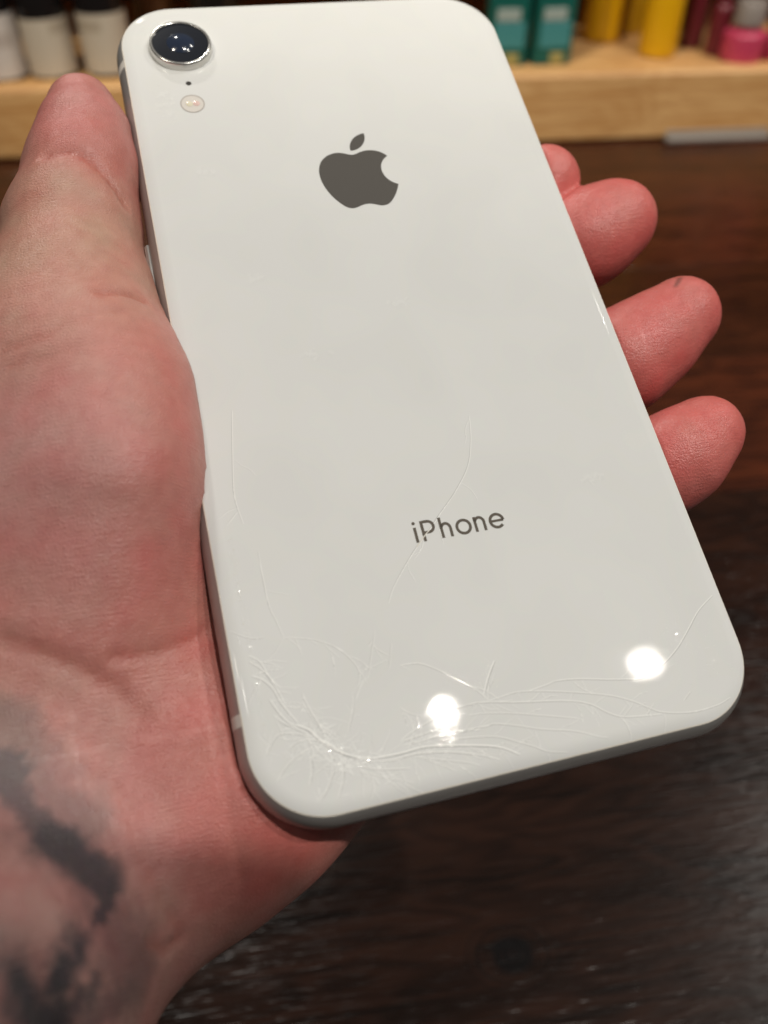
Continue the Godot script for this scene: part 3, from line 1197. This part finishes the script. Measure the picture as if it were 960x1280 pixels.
# traced shapes, in mm in the phone's axes
var chains := [
	["thumb", 2.5, [[-45.3, 52.7, -3.0, 6.0], [-45.5, 46.2, -3.0, 7.8], [-46.6, 38.9, -3.5, 9.3], [-49.6, 27.0, -4.5, 10.9], [-51.3, 16.0, -5.0, 11.6], [-52.8, 3.5, -7.0, 14.0]]],
	["thumb_ball", 7, [[-52.6, 5.0, -7.0, 14.0], [-48.8, -8.6, -4.0, 13.4], [-49.7, -21.1, -3.4, 13.4], [-54.6, -34.4, -11.5, 15.5], [-63.0, -46.4, -16.0, 16.0]]],
	["thumb_ball", 7, [[-59.7, 1.9, -10.0, 13.0], [-65.3, -20.8, -11.0, 15.5], [-68.8, -38.1, -15.0, 15.0]]],
	["heel", 9, [[-21.3, -57.7, -24.0, 15.0], [-38.6, -65.3, -22.5, 16.2], [-50.9, -71.4, -22.5, 14.6], [-65.4, -79.4, -16.0, 13.0], [-74.2, -89.5, -8.0, 15.5]]],
	["palm", 9, [[-42.0, -38.6, -23.5, 15.0], [-50.8, -52.7, -22.5, 16.0], [-64.9, -71.6, -19.0, 14.5], [-75.2, -86.0, -6.0, 19.0]]],
	["wrist", 5, [[-64.7, -46.9, -24.0, 15.0], [-75.5, -65.0, -14.0, 16.0], [-81.4, -80.4, 0.0, 18.0]]],
	["palm_bone", 5, [[-55.0, -50.0, -28.0, 14.0], [-8.0, 32.0, -27.0, 11.0]]],
	["palm_bone", 5, [[-55.0, -52.0, -28.0, 14.0], [2.0, 12.0, -29.0, 11.5]]],
	["palm_bone", 5, [[-55.0, -54.0, -28.0, 14.0], [4.0, -10.0, -29.0, 11.0]]],
	["palm_bone", 5, [[-55.0, -56.0, -28.0, 14.0], [2.0, -32.0, -27.0, 10.0]]],
	["finger", 3.5, [[-8.0, 32.0, -27.0, 11.0], [20.0, 44.0, -21.0, 8.5], [35.6, 29.9, -12.5, 7.8], [40.1, 32.7, -9.0, 6.7]]],
	["finger", 3.5, [[2.0, 12.0, -29.0, 11.5], [24.0, 22.0, -23.0, 9.0], [44.2, 18.9, -11.5, 8.4], [47.8, 20.2, -10.0, 7.9], [51.6, 21.2, -8.5, 7.3]]],
	["finger", 3.5, [[4.0, -10.0, -29.0, 11.0], [25.0, -3.0, -23.0, 9.0], [43.1, -8.1, -12.0, 9.0], [49.2, -5.8, -10.0, 7.9], [55.6, -2.6, -8.0, 7.1]]],
	["finger", 3.5, [[2.0, -32.0, -27.0, 10.0], [24.0, -28.0, -21.0, 8.0], [41.7, -30.7, -11.5, 7.8], [45.6, -29.4, -9.5, 7.4], [50.6, -26.9, -8.0, 6.5]]],
	["forearm", 8, [[-75.0, -86.0, -6.0, 18.0], [-90.0, -110.0, 8.0, 20.0], [-125.0, -160.0, 36.0, 26.0]]],
]
var nails := [
	[Vector3(-45.3, 52.7, -3.0), Vector3(0.14, 6.47, 0.00), Vector3(-0.45, 0, -0.9), 6.0],
	[Vector3(40.1, 32.7, -9.0), Vector3(4.43, 2.78, 3.50), Vector3(0.75, 0.1, -0.75), 6.7],
	[Vector3(51.6, 21.2, -8.5), Vector3(3.72, 1.01, 1.50), Vector3(0.75, 0.1, -0.75), 7.3],
	[Vector3(55.6, -2.6, -8.0), Vector3(6.46, 3.20, 2.00), Vector3(0.75, 0.1, -0.75), 7.1],
	[Vector3(50.6, -26.9, -8.0), Vector3(4.98, 2.50, 1.50), Vector3(0.75, 0.1, -0.75), 6.5],
]
var creases := [
	[1, 0.65, [-51.2, 33.5, 5.6, -49.0, 33.8, 5.9, -46.9, 34.0, 5.8, -45.1, 33.0, 5.5, -43.7, 31.2, 4.9, -41.9, 28.7, 3.8, -40.4, 25.8, 2.0]],
	[0.9, 0.55, [-40.1, 4.5, 4.7, -41.5, 4.7, 5.9, -43.6, 4.4, 7.4, -45.8, 3.6, 8.7]],
	[0.8, 0.3, [-59.7, -4.4, 8.6, -53.4, -3.9, 10.5, -47.7, -1.2, 10.3, -43.4, 0.0, 8.7]],
	[0.8, 0.28, [-59.3, -7.1, 8.6, -53.7, -7.8, 10.4, -49.3, -6.5, 11.0]],
	[1.5, 0.5, [-64.3, -43.6, 2.5, -60.0, -46.0, 2.0, -55.6, -48.7, 0.6, -52.2, -51.8, -1.2, -49.3, -55.6, -2.5]],
	[1, 0.42, [-39.3, -45.4, -5.1, -41.2, -46.7, -4.0, -45.5, -48.0, -2.0, -51.6, -48.1, 0.2]],
	[0.8, 0.35, [-55.5, -61.9, -2.0, -53.4, -64.3, -2.6, -52.3, -67.0, -2.9, -51.8, -70.6, -2.9, -50.8, -74.2, -3.3, -49.9, -79.1, -4.6, -48.7, -82.3, -7.1]],
	[0.9, 0.5, [-52.0, -82.9, -3.1, -50.6, -84.4, -6.0, -48.6, -83.5, -8.0]],
	[0.8, 0.2, [-56.9, -57.5, -1.4, -52.4, -59.9, -2.7, -47.6, -61.4, -3.4, -42.3, -61.0, -3.9]],
	[0.8, 0.2, [-50.8, -62.8, -3.2, -47.4, -67.1, -3.7, -46.5, -71.3, -4.3]],
]
var tattoo := [
	[2.4, 0.85, [-65.7, -59.7, 1.7, -64.2, -63.7, 2.6, -62.1, -67.0, 3.0, -60.5, -69.4, 3.0]],
	[5.5, 0.5, [-65.7, -56.4, 0.9, -63.4, -62.9, 1.8, -59.8, -68.4, 1.8]],
	[3, 0.95, [-60.5, -69.4, 3.0, -58.6, -71.6, 2.5, -57.2, -73.1, 1.8, -56.2, -75.2, 1.6]],
	[1.7, 0.93, [-56.5, -74.5, 1.6, -55.7, -76.5, 1.4, -55.8, -78.2, 2.1, -57.1, -80.0, 4.7]],
	[1.8, 0.95, [-57.1, -80.0, 4.7, -58.5, -81.6, 7.2, -59.9, -83.0, 9.3, -61.3, -84.4, 10.8]],
	[2.5, 0.95, [-63.7, -82.5, 12.7, -62.7, -84.3, 12.1, -61.7, -86.5, 11.3, -61.5, -87.2, 11.0]],
	[0.6, 0.8, [-57.0, -85.1, 5.6, -57.9, -85.7, 7.0, -58.7, -86.6, 8.0, -59.6, -87.3, 9.0]],
	[1.5, 0.6, [-54.3, -86.5, 0.4, -55.6, -87.4, 3.0, -56.9, -88.4, 5.3, -57.6, -88.9, 6.2]],
	[4, 0.5, [-56.4, -77.3, 2.7, -55.2, -80.7, 1.9, -54.7, -83.4, 1.4, -53.8, -85.5, -0.4]],
	[2.5, 0.5, [-60.4, -87.4, 9.9, -58.8, -88.3, 8.0]],
]
var flushes := [
	[Vector3(-44.2, 46.0, 5.1), 7, Color(0.52, 0.22, 0.19)],
	[Vector3(-40.2, 35.3, 3.0), 7, Color(0.45, 0.175, 0.13)],
	[Vector3(-49.2, 16.3, 7.7), 10, Color(0.48, 0.34, 0.22)],
	[Vector3(-41.4, -8.7, 8.9), 8, Color(0.52, 0.21, 0.155)],
	[Vector3(-41.4, -26.0, 7.9), 9, Color(0.45, 0.18, 0.13)],
	[Vector3(-43.7, -40.5, 0.3), 8, Color(0.45, 0.18, 0.135)],
	[Vector3(-56.5, -21.1, 10.4), 12, Color(0.46, 0.29, 0.25)],
	[Vector3(-57.5, -37.2, 5.5), 9, Color(0.42, 0.21, 0.16)],
	[Vector3(-45.0, -64.6, -3.8), 12, Color(0.55, 0.17, 0.13)],
	[Vector3(-36.7, -71.5, -5.6), 9, Color(0.52, 0.17, 0.13)],
	[Vector3(-62.7, -50.9, 0.6), 8, Color(0.46, 0.3, 0.22)],
	[Vector3(-56.9, -68.0, -0.5), 10, Color(0.38, 0.29, 0.24)],
	[Vector3(-61.9, -79.7, 10.5), 14, Color(0.38, 0.29, 0.24)],
	[Vector3(-50.8, -83.5, -5.1), 8, Color(0.36, 0.24, 0.19)],
	[Vector3(-52.6, -32.2, 7.6), 10, Color(0.46, 0.24, 0.2)],
	[Vector3(-53.2, -2.6, 10.4), 9, Color(0.53, 0.31, 0.22)],
]
var nick := [
54.9, 2.1, -2.8, 53.4, 0.6, -2.3, 52.1, -0.9, -2.0
]
var cracks := [
	[1, [-16.4, -66.9, -14.4, -66.0, -11.6, -65.2, -8.8, -64.5, -5.5, -64.3, -3.6, -64.5, 1.0, -65.5, 7.4, -66.7, 10.8, -67.9, 13.0, -69.6, 15.3, -70.7, 20.7, -71.5]],
	[0.9, [-3.3, -64.4, -1.8, -64.3, 0.2, -64.1, 2.6, -64.3, 7.8, -65.5, 13.8, -67.3, 17.0, -68.8, 18.9, -70.1, 21.0, -71.3, 25.2, -72.2, 29.2, -72.1, 31.7, -71.5]],
	[1, [2.9, -64.3, 5.8, -64.0, 7.1, -63.8, 10.3, -64.2, 14.6, -65.2, 17.1, -65.7, 19.3, -66.1, 21.9, -65.5, 24.3, -64.4, 26.7, -62.9, 29.3, -60.7, 31.9, -58.4, 35.0, -56.6]],
	[0.9, [-14.1, -57.1, -11.6, -57.3, -9.3, -58.6, -5.7, -61.5, -4.3, -62.8, -3.4, -64.1]],
	[0.8, [-6.4, -65.7, -4.2, -65.9, -0.2, -66.8, 3.5, -67.9, 8.5, -69.4]],
	[0.9, [-11.6, -67.2, -7.1, -67.5, -4.5, -67.6, -3.1, -67.6, -0.2, -68.5, 2.7, -69.6, 7.0, -70.8, 9.0, -71.6, 10.5, -72.4, 11.9, -72.8]],
	[0.9, [-11.3, -68.0, -5.1, -68.9, -2.7, -69.6, -0.4, -70.8, 1.3, -71.7, 2.9, -72.7, 5.6, -73.4]],
	[1.6, [-21.8, -68.2, -19.6, -68.4, -16.6, -68.5, -14.0, -68.4, -11.0, -68.8, -6.1, -69.9, -3.3, -70.8, -1.1, -72.2]],
	[1.1, [-21.6, -68.5, -18.2, -69.1, -15.2, -69.0, -11.2, -69.6, -7.8, -70.6, -5.2, -71.6, -4.0, -72.3]],
	[0.8, [-15.2, -69.3, -11.5, -70.6, -8.2, -71.7, -6.8, -72.4]],
	[0.9, [-23.1, -68.5, -20.4, -69.8, -16.1, -70.6]],
	[0.7, [-22.8, -69.4, -20.2, -70.8, -16.1, -72.5]],
	[0.7, [-14.3, -69.7, -11.7, -71.3, -10.2, -72.4]],
	[0.9, [-16.5, -67.1, -14.7, -66.9, -11.5, -66.6]],
	[0.8, [-16.3, -67.6, -12.3, -67.5, -8.1, -67.6, -5.5, -67.8]],
	[1.1, [-34.0, -51.5, -32.7, -52.7, -31.9, -54.9, -30.8, -56.6]],
	[1.1, [-34.1, -52.3, -32.6, -53.8, -31.5, -55.9, -30.6, -58.8]],
	[1.2, [-34.1, -54.3, -32.8, -55.1, -31.7, -56.6, -31.1, -58.4, -30.1, -60.4, -29.4, -61.6]],
	[1.2, [-32.4, -57.9, -31.6, -59.7, -30.6, -61.3, -29.7, -62.1]],
	[1.1, [-32.2, -60.1, -31.3, -61.2, -30.1, -62.1, -28.3, -63.4]],
	[1.8, [-29.6, -61.9, -28.1, -62.9, -27.2, -64.2, -26.0, -65.2, -24.4, -66.8, -21.8, -68.2]],
	[1.3, [-28.5, -64.1, -27.0, -64.6, -25.7, -65.9, -23.3, -67.4, -20.3, -68.4]],
	[0.9, [-34.1, -64.7, -32.7, -63.0, -31.6, -62.6, -29.9, -63.0, -27.9, -63.8]],
	[0.8, [-31.1, -64.6, -29.8, -64.1, -28.4, -64.1]],
	[0.8, [-33.3, -68.3, -31.7, -66.7, -29.5, -65.6, -28.0, -65.2]],
	[0.9, [-29.4, -69.7, -28.7, -67.7, -28.6, -66.0]],
	[0.8, [-28.7, -72.1, -27.6, -71.1, -25.9, -68.4]],
	[0.7, [-29.2, -72.1, -27.3, -70.8, -26.2, -69.1, -25.8, -66.8]],
	[0.9, [-26.1, -72.0, -25.0, -69.9, -24.6, -67.6]],
	[1, [-28.0, -58.1, -27.5, -60.2, -26.7, -62.4, -26.1, -64.3]],
	[0.7, [-23.1, -64.3, -21.6, -61.2]],
	[0.7, [-28.1, -59.4, -27.4, -61.4, -26.4, -63.2, -24.9, -64.9]],
	[0.8, [-29.8, -13.8, -30.8, -19.9, -31.8, -26.6, -31.8, -29.4, -31.4, -32.3]],
	[0.8, [6.5, -20.7, 5.5, -25.0, 3.8, -29.2, 0.7, -33.0, -2.8, -36.3, -4.8, -38.3, -7.4, -40.6, -10.0, -43.3, -12.3, -46.0, -13.5, -48.0]],
	[0.7, [-30.1, -37.0, -30.1, -44.6, -29.5, -47.5, -28.9, -50.2]],
	[0.7, [-28.7, -50.0, -24.7, -51.2, -22.0, -53.0, -20.3, -55.3, -19.2, -58.3]],
	[0.7, [-35.9, -47.6, -33.5, -49.1, -31.5, -49.4]],
	[0.6, [-16.4, -51.6, -18.9, -57.9]],
	[0.6, [-14.5, -53.8, -15.7, -57.2]],
	[1.3, [-3.6, -63.4, -2.3, -61.2, -0.8, -59.2]],
	[0.6, [17.3, -69.8, 19.0, -69.5]],
	[0.7, [24.6, -70.4, 26.1, -69.4]],
	[0.6, [-13.6, -64.0, -13.5, -66.1]],
	[0.7, [-15.5, -62.6, -14.4, -63.7, -13.0, -64.3]],
]
